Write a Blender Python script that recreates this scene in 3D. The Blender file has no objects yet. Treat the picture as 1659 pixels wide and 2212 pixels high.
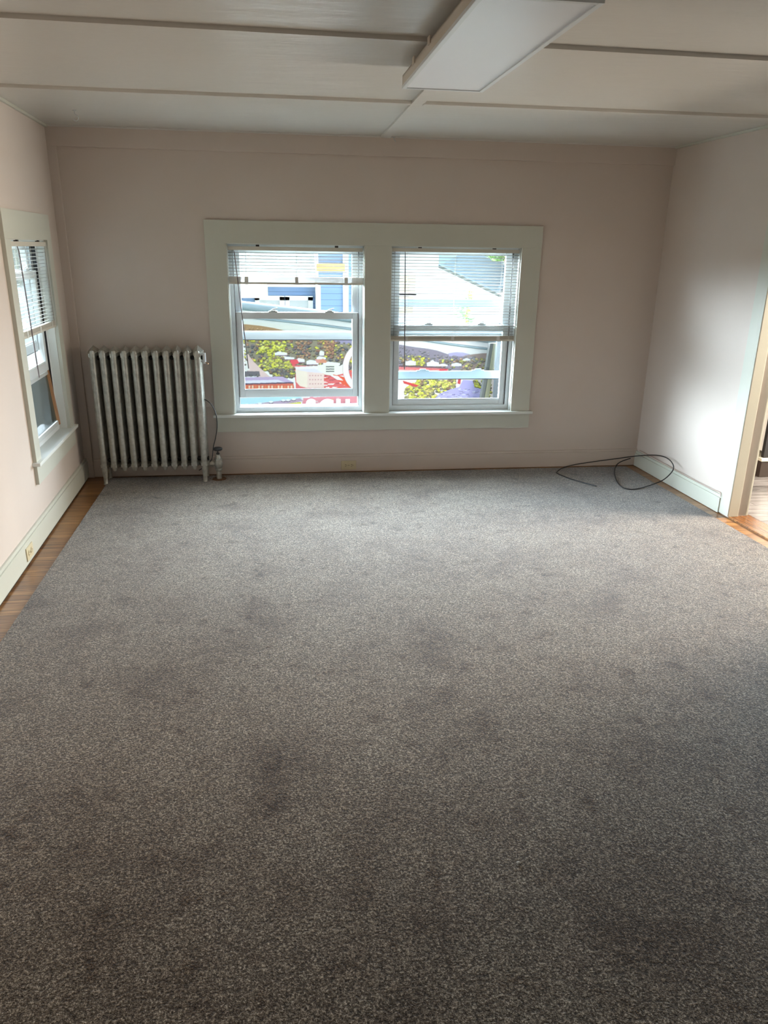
import bpy, bmesh, math, random
import numpy as np
from mathutils import Vector, Matrix
random.seed(7)
C = bpy.context.scene.collection
SC = bpy.context.scene

# ------------------------------------------------------------------ camera
YAW, PIT, ROL = 0.135464657, 0.337284481, 0.0155136126
FPX, W, H = 1620.2, 1659.0, 2212.0
EYE = Vector((0, 0, 1.68))
cy, sy = math.cos(YAW), math.sin(YAW)
fwd = Vector((sy*math.cos(PIT), cy*math.cos(PIT), -math.sin(PIT)))
rgt0 = Vector((cy, -sy, 0)); up0 = rgt0.cross(fwd)
rgt = rgt0*math.cos(ROL) + up0*math.sin(ROL)
up = -rgt0*math.sin(ROL) + up0*math.cos(ROL)
cam = bpy.data.cameras.new('camera'); cam_o = bpy.data.objects.new('camera', cam); C.objects.link(cam_o)
cam.sensor_fit = 'HORIZONTAL'; cam.sensor_width = 36.0; cam.lens = 36.0*FPX/W
cam.clip_start = 0.05; cam.clip_end = 500
M = Matrix((rgt, up, -fwd)).transposed().to_4x4(); M.translation = EYE
cam_o.matrix_world = M
SC.camera = cam_o

# ------------------------------------------------------------------ world, lights, exposure
SKY_FRONT, SKY_LEFT, SKY_BACK, SKY_LOW = 64.0, 300.0, 0.8, 0.8
REAR_W, SIDE_W = 2.0, 235.0
SC.view_settings.view_transform = 'Standard'
SC.view_settings.look = 'None'
SC.view_settings.exposure = 0.50
SC.view_settings.gamma = 1.0
SC.view_settings.use_curve_mapping = False
wd = bpy.data.worlds.new('world'); SC.world = wd; wd.use_nodes = True
nt = wd.node_tree; nt.nodes.clear()
tc = nt.nodes.new('ShaderNodeTexCoord'); sp = nt.nodes.new('ShaderNodeSeparateXYZ')
nt.links.new(tc.outputs['Generated'], sp.inputs[0])
def wmath(op, a, b=None, clamp=False):
    n = nt.nodes.new('ShaderNodeMath'); n.operation = op; n.use_clamp = clamp
    for i, v in enumerate((a, b)):
        if v is None: continue
        if isinstance(v, (int, float)): n.inputs[i].default_value = v
        else: nt.links.new(v, n.inputs[i])
    return n.outputs[0]
fy = wmath('POWER', wmath('ADD', wmath('MULTIPLY', sp.outputs['Y'], 0.9), 0.15, True), 2.0)       # 0 behind the house, 1 ahead
fz = wmath('MULTIPLY', wmath('ADD', sp.outputs['Z'], 0.02), 6.0, True)          # 0 below the horizon, 1 in the sky
gx_ = wmath('POWER', wmath('MULTIPLY', sp.outputs['X'], -1.0, True), 2.0)        # bright haze on the left
gx_ = wmath('MULTIPLY', gx_, wmath('ADD', wmath('MULTIPLY', sp.outputs['Y'], 2.2), 0.5, True))
gx_ = wmath('MULTIPLY', gx_, wmath('POWER', wmath('SUBTRACT', 1.0, sp.outputs['Z'], True), 2.5))
lit = wmath('ADD', wmath('ADD', wmath('MULTIPLY', fy, SKY_FRONT-SKY_BACK), SKY_BACK), wmath('MULTIPLY', gx_, SKY_LEFT))
strg = wmath('ADD', wmath('MULTIPLY', wmath('SUBTRACT', lit, SKY_LOW), fz), SKY_LOW)
bg = nt.nodes.new('ShaderNodeBackground'); bg.inputs[0].default_value = (0.74, 0.89, 1.0, 1)
nt.links.new(strg, bg.inputs[1])
wo = nt.nodes.new('ShaderNodeOutputWorld'); nt.links.new(bg.outputs[0], wo.inputs[0])

def area(name, loc, direction, sx, sy_, power, col, portal=False):
    l = bpy.data.lights.new(name, 'AREA'); l.shape = 'RECTANGLE'; l.size = sx; l.size_y = sy_
    l.energy = power; l.color = col
    o = bpy.data.objects.new(name, l); C.objects.link(o); o.location = loc
    o.rotation_euler = Vector(direction).to_track_quat('-Z', 'Y').to_euler()
    if portal: l.cycles.is_portal = True
    return o

# room constants (metres)
D, XL, XR, HC = 5.75, -1.51, 2.902, 2.418
A = math.atan(0.0394)
FL = Matrix.Translation((XL, D, 0)) @ Matrix.Rotation(A, 4, 'Z')   # left wall frame: +x into the room, y = Y-D
FR = Matrix.Translation((XR, D, 0)) @ Matrix.Rotation(A, 4, 'Z')   # right wall frame: +x out of the room
area('rear_fill', (0.7, -1.6, 1.6), (0, 1, -0.12), 1.6, 1.2, REAR_W, (1.0, 0.86, 0.70))  # soft fill lamp added behind the camera; the rear wall has no window
area('next_room_daylight', (5.2, 4.15, 1.6), (-1, 0.0, -0.12), 1.0, 1.3, SIDE_W, (1.0, 0.89, 0.74))
area('next_room_window', (5.2, 6.3, 1.6), (-0.35, -1, -0.25), 1.2, 1.3, 18.0, (0.85, 0.93, 1.0))

# ------------------------------------------------------------------ materials
def srgb(r, g, b):
    f = lambda c: c/12.92 if c <= 0.04045 else ((c+0.055)/1.055)**2.4
    return tuple(f(c/255.0) for c in (r, g, b)) + (1,)
def mat(name, col, rough=0.6, metal=0.0, spec=0.5):
    m = bpy.data.materials.new(name); m.use_nodes = True
    b = m.node_tree.nodes['Principled BSDF']
    b.inputs['Base Color'].default_value = col if len(col) == 4 else tuple(col)+(1,)
    b.inputs['Roughness'].default_value = rough; b.inputs['Metallic'].default_value = metal
    b.inputs['Specular IOR Level'].default_value = spec
    return m
def nodes(m): return m.node_tree.nodes, m.node_tree.links, m.node_tree.nodes['Principled BSDF']
def noise(m, scale, detail=4, rough=0.5, vec=None, dist=0.0):
    n, l, b = nodes(m)
    t = n.new('ShaderNodeTexNoise'); t.inputs['Scale'].default_value = scale
    t.inputs['Detail'].default_value = detail; t.inputs['Roughness'].default_value = rough
    t.inputs['Distortion'].default_value = dist
    if vec is None:
        tcn = n.new('ShaderNodeTexCoord'); vec = tcn.outputs['Object']
    l.new(vec, t.inputs['Vector']); return t
def mapping(m, scale, rot=(0, 0, 0)):
    n, l, b = nodes(m); tcn = n.new('ShaderNodeTexCoord'); mp = n.new('ShaderNodeMapping')
    mp.inputs['Scale'].default_value = scale; mp.inputs['Rotation'].default_value = rot
    l.new(tcn.outputs['Object'], mp.inputs['Vector']); return mp.outputs[0]
def ramp(m, fac, stops):
    n, l, b = nodes(m); r = n.new('ShaderNodeValToRGB')
    el = r.color_ramp.elements
    while len(el) < len(stops): el.new(0.5)
    for e, (p, c) in zip(el, stops): e.position = p; e.color = c if len(c) == 4 else tuple(c)+(1,)
    l.new(fac, r.inputs[0]); return r.outputs[0]
def bump(m, fac, strength, distance):
    n, l, b = nodes(m); bp = n.new('ShaderNodeBump'); bp.inputs['Strength'].default_value = strength
    bp.inputs['Distance'].default_value = distance; l.new(fac, bp.inputs['Height']); l.new(bp.outputs[0], b.inputs['Normal'])
def mix(m, fac, a, c, mode='MIX'):
    n, l, b = nodes(m); x = n.new('ShaderNodeMix'); x.data_type = 'RGBA'; x.blend_type = mode
    for s, v in ((x.inputs[0], fac), (x.inputs[6], a), (x.inputs[7], c)):
        if isinstance(v, (int, float)): s.default_value = v
        elif isinstance(v, tuple): s.default_value = v if len(v) == 4 else v+(1,)
        else: l.new(v, s)
    return x.outputs[2]

M_ = {}
def wallpaint(name, col, rough=0.55):
    m = mat(name, col, rough, spec=0.35); n, l, b = nodes(m)
    t = noise(m, 1.3, 4); v = tuple(c*0.93 for c in col[:3])
    l.new(ramp(m, t.outputs[0], [(0.3, v), (0.7, col)]), b.inputs['Base Color'])
    t2 = noise(m, 140, 3, 0.6); bump(m, t2.outputs[0], 0.12, 0.002)
    return m
M_['wall'] = wallpaint('pink_cream_wall_paint', (0.625, 0.54, 0.48, 1))
M_['trim'] = wallpaint('off_white_trim_paint', (0.575, 0.575, 0.50, 1), 0.4)
M_['whitetrim'] = wallpaint('white_jamb_paint', (0.74, 0.76, 0.73, 1), 0.4)
m = M_['ceil'] = mat('satin_ceiling_paint', (0.63, 0.61, 0.57), 0.32, spec=0.5)
n, l, b = nodes(m)
t = noise(m, 1.0, 5, 0.55, mapping(m, (0.9, 3.0, 1)))
b.inputs['Roughness'].default_value = 0.29
t2 = noise(m, 2.2, 4, 0.6, mapping(m, (1, 3.5, 1))); bump(m, t2.outputs[0], 0.6, 0.010)
M_['vinyl'] = mat('white_vinyl_sash', (0.70, 0.74, 0.76), 0.35)
M_['vinyl_old'] = mat('grey_white_weathered_vinyl', (0.52, 0.55, 0.55), 0.5)
M_['storm'] = mat('blue_grey_storm_frame', (0.30, 0.37, 0.41), 0.5)
M_['rubber'] = mat('black_seal', (0.012, 0.012, 0.014), 0.6)
M_['blind'] = mat('cream_vinyl_blind', (0.70, 0.67, 0.60), 0.35)
n, l, b = nodes(M_['blind']); b.inputs['Subsurface Weight'].default_value = 0.0
M_['slat'] = mat('shade_toned_slat', (0.27, 0.255, 0.225), 0.4)  # beige darkened so the slats' backlit shade sits in the colour
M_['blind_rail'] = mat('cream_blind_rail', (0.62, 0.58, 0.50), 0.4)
m = M_['wand'] = mat('clear_smoky_wand', (0.16, 0.13, 0.13), 0.15)
M_['cord'] = mat('white_cord', (0.7, 0.7, 0.66), 0.8)
m = M_['radiator'] = mat('aluminium_radiator_paint', (0.42, 0.41, 0.36), 0.38, 0.45)
n, l, b = nodes(m); t = noise(m, 30, 5)
l.new(ramp(m, t.outputs[0], [(0.3, (0.30, 0.29, 0.25)), (0.65, (0.47, 0.46, 0.41))]), b.inputs['Base Color'])
bump(m, t.outputs[0], 0.25, 0.002)
M_['darkmetal'] = mat('dark_cast_iron', (0.05, 0.05, 0.05), 0.4, 0.6)
M_['brass'] = mat('worn_copper_brass', (0.55, 0.33, 0.18), 0.3, 0.9)
M_['cable'] = mat('black_cable_jacket', (0.012, 0.012, 0.013), 0.4)
M_['cable_pink'] = mat('paint_coated_cable', (0.50, 0.38, 0.33), 0.6)
M_['almond'] = mat('almond_outlet_plastic', (0.62, 0.54, 0.36), 0.35)
M_['slot'] = mat('dark_slot', (0.02, 0.015, 0.01), 0.8)
M_['gap'] = mat('painted_gap_shade', (0.02, 0.02, 0.018), 0.9)  # near-black strip colour imitating the shade below the left baseboard
M_['lampbody'] = mat('light_fixture_enamel', (0.60, 0.54, 0.46), 0.4)
m = M_['diffuser'] = mat('prismatic_diffuser', (0.80, 0.83, 0.88), 0.3)
n, l, b = nodes(m); t = noise(m, 500, 1); bump(m, t.outputs[0], 0.25, 0.001)
M_['screenwood'] = mat('varnished_screen_wood', (0.36, 0.17, 0.07), 0.45)

def woodfloor(name, c1, c2, c3, bw, rough, rot=0.0):
    m = mat(name, c2, rough); n, l, b = nodes(m)
    v = mapping(m, (1, 1, 1), (0, 0, rot))
    br = n.new('ShaderNodeTexBrick'); l.new(v, br.inputs['Vector'])
    br.inputs['Scale'].default_value = 1.0; br.inputs['Brick Width'].default_value = 1.1
    br.inputs['Row Height'].default_value = bw; br.inputs['Mortar Size'].default_value = 0.0012
    br.inputs['Color1'].default_value = (0.25, 0.25, 0.25, 1); br.inputs['Color2'].default_value = (0.85, 0.85, 0.85, 1)
    br.inputs['Mortar'].default_value = (0, 0, 0, 1); br.inputs['Bias'].default_value = 0.0
    mp = n.new('ShaderNodeMapping'); mp.inputs['Scale'].default_value = (1.6, 26, 1); l.new(v, mp.inputs['Vector'])
    g = noise(m, 2.2, 6, 0.6, mp.outputs[0], 0.8)
    base = ramp(m, g.outputs[0], [(0.3, c1), (0.52, c2), (0.75, c3)])
    tint = mix(m, 0.55, base, br.outputs['Color'], 'SOFT_LIGHT')
    dark = n.new('ShaderNodeMath'); dark.operation = 'SUBTRACT'; dark.inputs[0].default_value = 1.0
    l.new(br.outputs['Fac'], dark.inputs[1])
    l.new(mix(m, br.outputs['Fac'], tint, (0.02, 0.012, 0.006)), b.inputs['Base Color'])
    bump(m, dark.outputs[0], 0.3, 0.001)
    return m
M_['oak'] = woodfloor('amber_oak_strip_floor', (0.09, 0.032, 0.010), (0.27, 0.125, 0.042), (0.37, 0.19, 0.07), 0.057, 0.28)
M_['grey_plank'] = woodfloor('grey_laminate_plank', (0.07, 0.062, 0.06), (0.15, 0.142, 0.145), (0.22, 0.215, 0.22), 0.15, 0.25)
M_['saddle'] = woodfloor('orange_oak_saddle', (0.09, 0.03, 0.009), (0.23, 0.095, 0.028), (0.30, 0.14, 0.045), 0.2, 0.22, math.pi/2)

# carpet
m = M_['carpet'] = mat('grey_beige_flecked_carpet', (0.3, 0.27, 0.24), 0.95, spec=0.2); n, l, b = nodes(m)
f1 = noise(m, 185, 4, 0.8)
v1 = mapping(m, (1, 1.0, 1))
f2 = noise(m, 140, 4, 0.8)
fa = n.new('ShaderNodeMath'); fa.operation = 'MULTIPLY_ADD'; l.new(f2.outputs[0], fa.inputs[0]); fa.inputs[1].default_value = 0.55
fb = n.new('ShaderNodeMath'); fb.operation = 'MULTIPLY'; l.new(f1.outputs[0], fb.inputs[0]); fb.inputs[1].default_value = 0.45; l.new(fb.outputs[0], fa.inputs[2])
fl = ramp(m, fa.outputs[0], [(0.41, (0.030, 0.019, 0.011)), (0.48, (0.125, 0.096, 0.070)), (0.53, (0.27, 0.225, 0.175)), (0.60, (0.80, 0.71, 0.60))])
st = noise(m, 2.6, 7, 0.66, None, 0.4)
sm = ramp(m, st.outputs[0], [(0.32, (0.46, 0.39, 0.33)), (0.46, (0.72, 0.68, 0.64)), (0.6, (0.81, 0.79, 0.76))])
st2 = noise(m, 9.0, 5, 0.65)
sm2 = ramp(m, st2.outputs[0], [(0.33, (0.50, 0.41, 0.33)), (0.40, (0.93, 0.90, 0.87)), (0.6, (1, 1, 1))])
l.new(mix(m, 1.0, mix(m, 1.0, fl, sm, 'MULTIPLY'), sm2, 'MULTIPLY'), b.inputs['Base Color'])
b.inputs['Sheen Weight'].default_value = 0.5; b.inputs['Sheen Roughness'].default_value = 0.35; b.inputs['Sheen Tint'].default_value = (0.82, 0.90, 1.0, 1)
f3 = noise(m, 140, 3, 0.7); bump(m, f3.outputs[0], 1.0, 0.006)

# glass: clear pane, a little mirror by Fresnel
def glassmat(name, tint, refl=1.0):
    m = bpy.data.materials.new(name); m.use_nodes = True; nt_ = m.node_tree; nt_.nodes.clear()
    tr = nt_.nodes.new('ShaderNodeBsdfTransparent'); tr.inputs[0].default_value = tint
    gl = nt_.nodes.new('ShaderNodeBsdfGlossy'); gl.inputs['Roughness'].default_value = 0.02
    fr = nt_.nodes.new('ShaderNodeFresnel'); fr.inputs[0].default_value = 1.45
    ge = nt_.nodes.new('ShaderNodeNewGeometry'); ma = nt_.nodes.new('ShaderNodeMath'); ma.operation = 'MULTIPLY_ADD'   # same Fresnel leaving the pane as entering it
    nt_.links.new(ge.outputs['Backfacing'], ma.inputs[0]); ma.inputs[1].default_value = 1/1.45-1.45; ma.inputs[2].default_value = 1.45
    nt_.links.new(ma.outputs[0], fr.inputs[0])
    mx = nt_.nodes.new('ShaderNodeMixShader'); o = nt_.nodes.new('ShaderNodeOutputMaterial')
    nt_.links.new(fr.outputs[0], mx.inputs[0]); nt_.links.new(tr.outputs[0], mx.inputs[1])
    nt_.links.new(gl.outputs[0], mx.inputs[2]); nt_.links.new(mx.outputs[0], o.inputs[0])
    return m
M_['glass'] = glassmat('clear_window_glass', (0.97, 0.98, 0.98, 1))
m = M_['mesh'] = bpy.data.materials.new('insect_screen_mesh'); m.use_nodes = True; nt_ = m.node_tree; nt_.nodes.clear()
tr = nt_.nodes.new('ShaderNodeBsdfTransparent'); df = nt_.nodes.new('ShaderNodeBsdfDiffuse'); df.inputs[0].default_value = (0.07, 0.08, 0.07, 1)
mx = nt_.nodes.new('ShaderNodeMixShader'); mx.inputs[0].default_value = 0.85; o = nt_.nodes.new('ShaderNodeOutputMaterial')
lw = nt_.nodes.new('ShaderNodeLayerWeight'); lw.inputs[0].default_value = 0.5          # a woven mesh closes up when seen edge-on
mr = nt_.nodes.new('ShaderNodeMapRange'); mr.inputs['From Min'].default_value = 0.1; mr.inputs['From Max'].default_value = 0.62
mr.inputs['To Min'].default_value = 0.35; mr.inputs['To Max'].default_value = 0.96
nt_.links.new(lw.outputs['Facing'], mr.inputs['Value']); nt_.links.new(mr.outputs['Result'], mx.inputs[0])
nt_.links.new(tr.outputs[0], mx.inputs[1]); nt_.links.new(df.outputs[0], mx.inputs[2]); nt_.links.new(mx.outputs[0], o.inputs[0])

# ------------------------------------------------------------------ mesh helpers
class MB:
    def __init__(s): s.bm = bmesh.new()
    def box(s, a, b, bevel=0.0):
        x0, y0, z0 = (min(p, q) for p, q in zip(a, b)); x1, y1, z1 = (max(p, q) for p, q in zip(a, b))
        vs = [s.bm.verts.new(p) for p in ((x0,y0,z0),(x1,y0,z0),(x1,y1,z0),(x0,y1,z0),(x0,y0,z1),(x1,y0,z1),(x1,y1,z1),(x0,y1,z1))]
        fs = [s.bm.faces.new([vs[i] for i in f]) for f in ((0,3,2,1),(4,5,6,7),(0,1,5,4),(1,2,6,5),(2,3,7,6),(3,0,4,7))]
        if bevel:
            es = list({e for f in fs for e in f.edges})
            bmesh.ops.bevel(s.bm, geom=es, offset=bevel, segments=2, affect='EDGES', profile=0.7)
        return s
    def quad(s, *p):
        s.bm.faces.new([s.bm.verts.new(q) for q in p]); return s
    def prism(s, pts, d):           # polygon extruded along vector d
        d = Vector(d); a = [s.bm.verts.new(p) for p in pts]; b_ = [s.bm.verts.new(Vector(p)+d) for p in pts]
        s.bm.faces.new(a[::-1]); s.bm.faces.new(b_)
        k = len(pts)
        for i in range(k): s.bm.faces.new((a[i], a[(i+1) % k], b_[(i+1) % k], b_[i]))
        return s
    def tube(s, pts, r, seg=12, ex=1.0, ey=1.0, cap=True):   # r number or list; ring in the plane normal to the path
        pts = [Vector(p) for p in pts]; rings = []
        rr = r if isinstance(r, (list, tuple)) else [r]*len(pts)
        ref = None
        for i, p in enumerate(pts):
            t = (pts[min(i+1, len(pts)-1)] - pts[max(i-1, 0)]).normalized()
            if ref is None: ref = Vector((1, 0, 0)) if abs(t.x) < 0.8 else Vector((0, 1, 0))
            u = (ref - t*ref.dot(t)).normalized(); v = t.cross(u); ref = u
            rings.append([s.bm.verts.new(p + u*math.cos(2*math.pi*k/seg)*rr[i]*ex + v*math.sin(2*math.pi*k/seg)*rr[i]*ey) for k in range(seg)])
        for a, b_ in zip(rings, rings[1:]):
            for k in range(seg): s.bm.faces.new((a[k], a[(k+1) % seg], b_[(k+1) % seg], b_[k]))
        if cap: s.bm.faces.new(rings[0][::-1]); s.bm.faces.new(rings[-1])
        return s
    def build(s, name, m, parent=None, frame=None, smooth=False):
        bmesh.ops.recalc_face_normals(s.bm, faces=s.bm.faces)
        me = bpy.data.meshes.new(name); s.bm.to_mesh(me); s.bm.free()
        if smooth:
            for p in me.polygons: p.use_smooth = True
            try: me.set_sharp_from_angle(angle=math.radians(42))
            except Exception: pass
        o = bpy.data.objects.new(name, me); C.objects.link(o); me.materials.append(M_[m] if isinstance(m, str) else m)
        if parent: o.parent = parent
        elif frame is not None: o.matrix_world = frame
        return o
def empty(name, loc=(0, 0, 0), frame=None, rz=0.0):
    o = bpy.data.objects.new(name, None); C.objects.link(o); o.empty_display_size = 0.1
    if frame is not None: o.matrix_world = frame @ Matrix.Translation(loc)
    else: o.location = loc; o.rotation_euler = (0, 0, rz)
    return o
def tag(o, label, cat, group=None, kind=None):
    if label: o['label'] = label
    if cat: o['category'] = cat
    if group: o['group'] = group
    if kind: o['kind'] = kind
    return o
def struct(o): o['kind'] = 'structure'; return o
def copy_tree(o, parent=None):
    c = o.copy(); C.objects.link(c)
    if parent: c.parent = parent
    for ch in list(o.children): copy_tree(ch, c)
    return c
def smoothpath(pts, n=8):
    pts = [Vector(p) for p in pts]; out = []
    for i in range(len(pts)-1):
        p0, p1, p2, p3 = pts[max(i-1, 0)], pts[i], pts[i+1], pts[min(i+2, len(pts)-1)]
        for k in range(n):
            t = k/n
            out.append(0.5*((2*p1)+(p2-p0)*t+(2*p0-5*p1+4*p2-p3)*t*t+(3*p1-p0-3*p2+p3)*t*t*t))
    out.append(pts[-1]); return out
def ray(px, py): return fwd*FPX + rgt*(px-W/2) - up*(py-H/2)
def onY(px, py, Y): d = ray(px, py); return EYE + d*(Y/d.y)
def onZ(px, py, Z): d = ray(px, py); return EYE + d*((Z-EYE.z)/d.z)

# ------------------------------------------------------------------ room shell
YB = -2.2                    # rear of the room in world Y
b_ = MB().box((-2.2, YB-0.2, -0.12), (3.03, D+0.2, 0.0)); struct(b_.build('floor', 'oak'))
b_ = MB().box((-2.2, YB-0.2, HC), (3.4, D+0.2, HC+0.12)); struct(b_.build('ceiling', 'ceil'))
# back wall with two window openings
W1 = (-0.375, 0.610); W2 = (0.808, 1.787); WZ = (0.470, 1.702)
b_ = MB()
T = 0.20
b_.box((XL-0.15, D, 0), (W1[0], D+T, HC)); b_.box((W1[1], D, 0), (W2[0], D+T, HC)); b_.box((W2[1], D, 0), (XR+0.14, D+T, HC))
for w in (W1, W2):
    b_.box((w[0], D, 0), (w[1], D+T, WZ[0])); b_.box((w[0], D, WZ[1]), (w[1], D+T, HC))
struct(b_.build('wall_back', 'wall'))
# left wall (frame FL): opening y -1.22 .. -0.42
LW = (-1.215, -0.415)
b_ = MB(); L0 = YB-D-0.1
b_.box((-0.15, L0, 0), (0, LW[0], HC)); b_.box((-0.15, LW[1], 0), (0, 0.15, HC))
b_.box((-0.15, LW[0], 0), (0, LW[1], WZ[0])); b_.box((-0.15, LW[0], WZ[1]), (0, LW[1], HC))
struct(b_.build('wall_left', 'wall', frame=FL))
# right wall with the doorway (frame FR): opening y -2.60 .. -1.335
DO = (-2.62, -1.335); DZ = 2.06
b_ = MB(); b_.box((0, DO[1]+0.012, 0), (0.13, 0.18, HC)); b_.box((0, L0, 0), (0.13, DO[0], HC)); b_.box((0, DO[0], DZ), (0.13, DO[1]+0.012, HC))
struct(b_.build('wall_right', 'wall', frame=FR))
b_ = MB().box((-2.4, YB-0.2, 0), (3.5, YB, HC)); struct(b_.build('wall_rear', 'wall'))
# header beam board and corner board on the back wall
struct(MB().box((XL-0.05, D-0.024, 2.292), (XR+0.03, D, HC), 0.003).build('trim_1', 'wall'))
struct(MB().box((XL-0.05, D-0.026, 0.0), (-1.452, D, 2.292), 0.004).build('trim_2', 'wall'))
# ceiling perimeter beads
struct(MB().box((XL-0.02, D-0.040, HC-0.010), (XR+0.02, D-0.024, HC), 0.002).build('trim_3', 'ceil'))
struct(MB().box((0, L0, HC-0.016), (0.018, -0.02, HC), 0.003).build('trim_4', 'trim', frame=FL))
struct(MB().box((-0.018, L0, HC-0.016), (0, -0.02, HC), 0.003).build('trim_5', 'trim', frame=FR))
# battens over the ceiling panel joints
bt = 0.016
for i, (ya, yb) in enumerate(((3.115, 3.20), (4.386, 4.384), (1.95, 1.97), (0.72, 0.74), (-0.5, -0.48))):
    b_ = MB()
    xs = (XL-0.1, XR+0.25)
    for x0, x1 in ((xs[0], 0.708 if i == 1 else 0.71), (0.776 if i == 1 else 0.772, xs[1])):
        def yy(x): return ya + (yb-ya)*(x-xs[0])/(xs[1]-xs[0]) + (0.012 if i == 1 else 0)
        pts = [(x0, yy(x0)-0.022, HC-bt), (x1, yy(x1)-0.022, HC-bt), (x1, yy(x1)+0.022, HC-bt), (x0, yy(x0)+0.022, HC-bt)]
        b_.prism(pts, (0, 0, bt))
    struct(b_.build('trim_%d' % (6+i), 'ceil'))
b_ = MB().prism([(0.700, YB, HC-0.014), (0.765, YB, HC-0.014), (0.780, D-0.02, HC-0.012), (0.716, D-0.02, HC-0.012)], (0, 0, 0.014))
struct(b_.build('trim_11', 'ceil'))
# baseboards
def base(m, a, b, hgt, th, z0=0.0):   # along local x at y<0
    m.box((a, -th, z0), (b, 0, hgt-0.018), 0.002); m.box((a, -th*0.62, hgt-0.018), (b, 0, hgt), 0.002)
b_ = MB(); base(b_, -1.45, XR, 0.142, 0.02, 0.004); o = b_.build('baseboard_back', 'wall'); o.location = (0, D, 0); struct(o)
def sidebase(name, frame, sgn, y0, y1, hgt, z0, mt):
    b_ = MB(); b_.box((0, y0, z0), (sgn*0.02, y1, hgt-0.02), 0.002); b_.box((0, y0, hgt-0.02), (sgn*0.013, y1, hgt), 0.003)
    struct(b_.build(name, mt, frame=frame))
sidebase('baseboard_left', FL, 1, L0, -0.01, 0.155, 0.014, 'trim')
sidebase('baseboard_right', FR, -1, DO[1]+0.11, -0.01, 0.128, 0.003, 'trim')
sidebase('baseboard_rear_right', FR, -1, L0, DO[0]-0.11, 0.128, 0.003, 'trim')
struct(MB().box((0.0, L0, 0.0), (0.012, -0.02, 0.016)).build('trim_12', 'gap', frame=FL))

# doorway casing, jamb, saddle
b_ = MB(); b_.box((-0.012, DO[1], 0.008), (0.062, DO[1]+0.118, DZ), 0.003); b_.box((-0.012, DO[0]-0.118, 0.008), (0.062, DO[0], DZ), 0.003)
b_.box((-0.012, DO[0]-0.118, DZ), (0.062, DO[1]+0.118, DZ+0.118), 0.003)
b_.box((-0.016, DO[1]+0.002, 0.01), (0.022, DO[1]+0.03, DZ), 0.004)
b_.box((0.062, DO[1]+0.012, 0.008), (0.142, DO[1]+0.07, DZ), 0.003); b_.box((0.062, DO[0]-0.07, 0.008), (0.142, DO[0]-0.012, DZ), 0.003)
b_.box((0.062, DO[0]-0.012, DZ+0.012), (0.142, DO[1]+0.012, DZ+0.07), 0.003)
struct(b_.build('trim_13', 'trim', frame=FR))
b_ = MB(); b_.box((0.0, DO[0], 0.0), (0.165, DO[1]+0.03, 0.008), 0.003); struct(b_.build('trim_14', 'saddle', frame=FR))
struct(MB().box((-0.008, DO[0], 0.0), (0.004, DO[1], 0.011), 0.002).build('trim_15', 'oak', frame=FR))

# next room
struct(MB().box((3.0, 0.4, -0.12), (6.4, 7.2, -0.001)).build('floor_next_room', 'grey_plank'))
struct(MB().box((3.0, 7.0, 0), (6.4, 7.2, HC)).build('wall_next_room_back', 'wall'))
struct(MB().box((6.2, 0.4, 0), (6.4, 7.2, HC)).build('wall_next_room_right', 'wall'))
struct(MB().box((3.2, 0.2, 0), (6.4, 0.4, HC)).build('wall_next_room_front', 'wall'))
struct(MB().box((2.9, 5.95, 0), (3.03, 7.2, HC)).build('wall_next_room_left', 'wall'))
struct(MB().box((3.4, 0.2, HC), (6.4, 7.2, HC+0.12)).build('ceiling_next_room', 'ceil'))
r_ = empty('display_cabinet', (3.75, 5.32, 0))
tag(r_, 'black-framed cabinet on a low dark base in the next room', 'cabinet')
MB().box((0, 0, 0.0), (1.0, 0.42, 0.13), 0.004).build('base', mat('dark_brown_plinth', (0.035, 0.025, 0.02), 0.5), r_)
MB().box((-0.01, -0.01, 0.13), (1.01, 0.43, 0.155), 0.004).build('shelf', 'trim', r_)
b_ = MB(); b_.box((0.015, 0.01, 0.155), (0.05, 0.045, 1.0), 0.004); b_.box((0.95, 0.01, 0.155), (0.985, 0.045, 1.0), 0.004)
b_.box((0.05, 0.01, 0.155), (0.95, 0.045, 0.19), 0.004); b_.box((0.05, 0.01, 0.965), (0.95, 0.045, 1.0), 0.004)
b_.build('door_frame', 'rubber', r_)
MB().box((0.05, 0.03, 0.19), (0.95, 0.38, 0.965)).build('body', 'vinyl', r_)

# ------------------------------------------------------------------ carpet
CT = 0.011
cp = [onZ(0, 1395, 0), onZ(235, 1045, 0)]
cl = [(-1.10, YB+0.05), (-1.245, 1.5), (-1.278, 3.125), (-1.325, 5.678), (2.788, 5.678), (2.868, 3.855), (3.0, YB+0.05)]
b_ = MB().prism([(x, y, 0.0) for x, y in cl], (0, 0, CT))
o = b_.build('carpet', 'carpet')
tag(o, 'grey-beige flecked carpet with worn brown stains covering the wooden floor', 'carpet')

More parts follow.
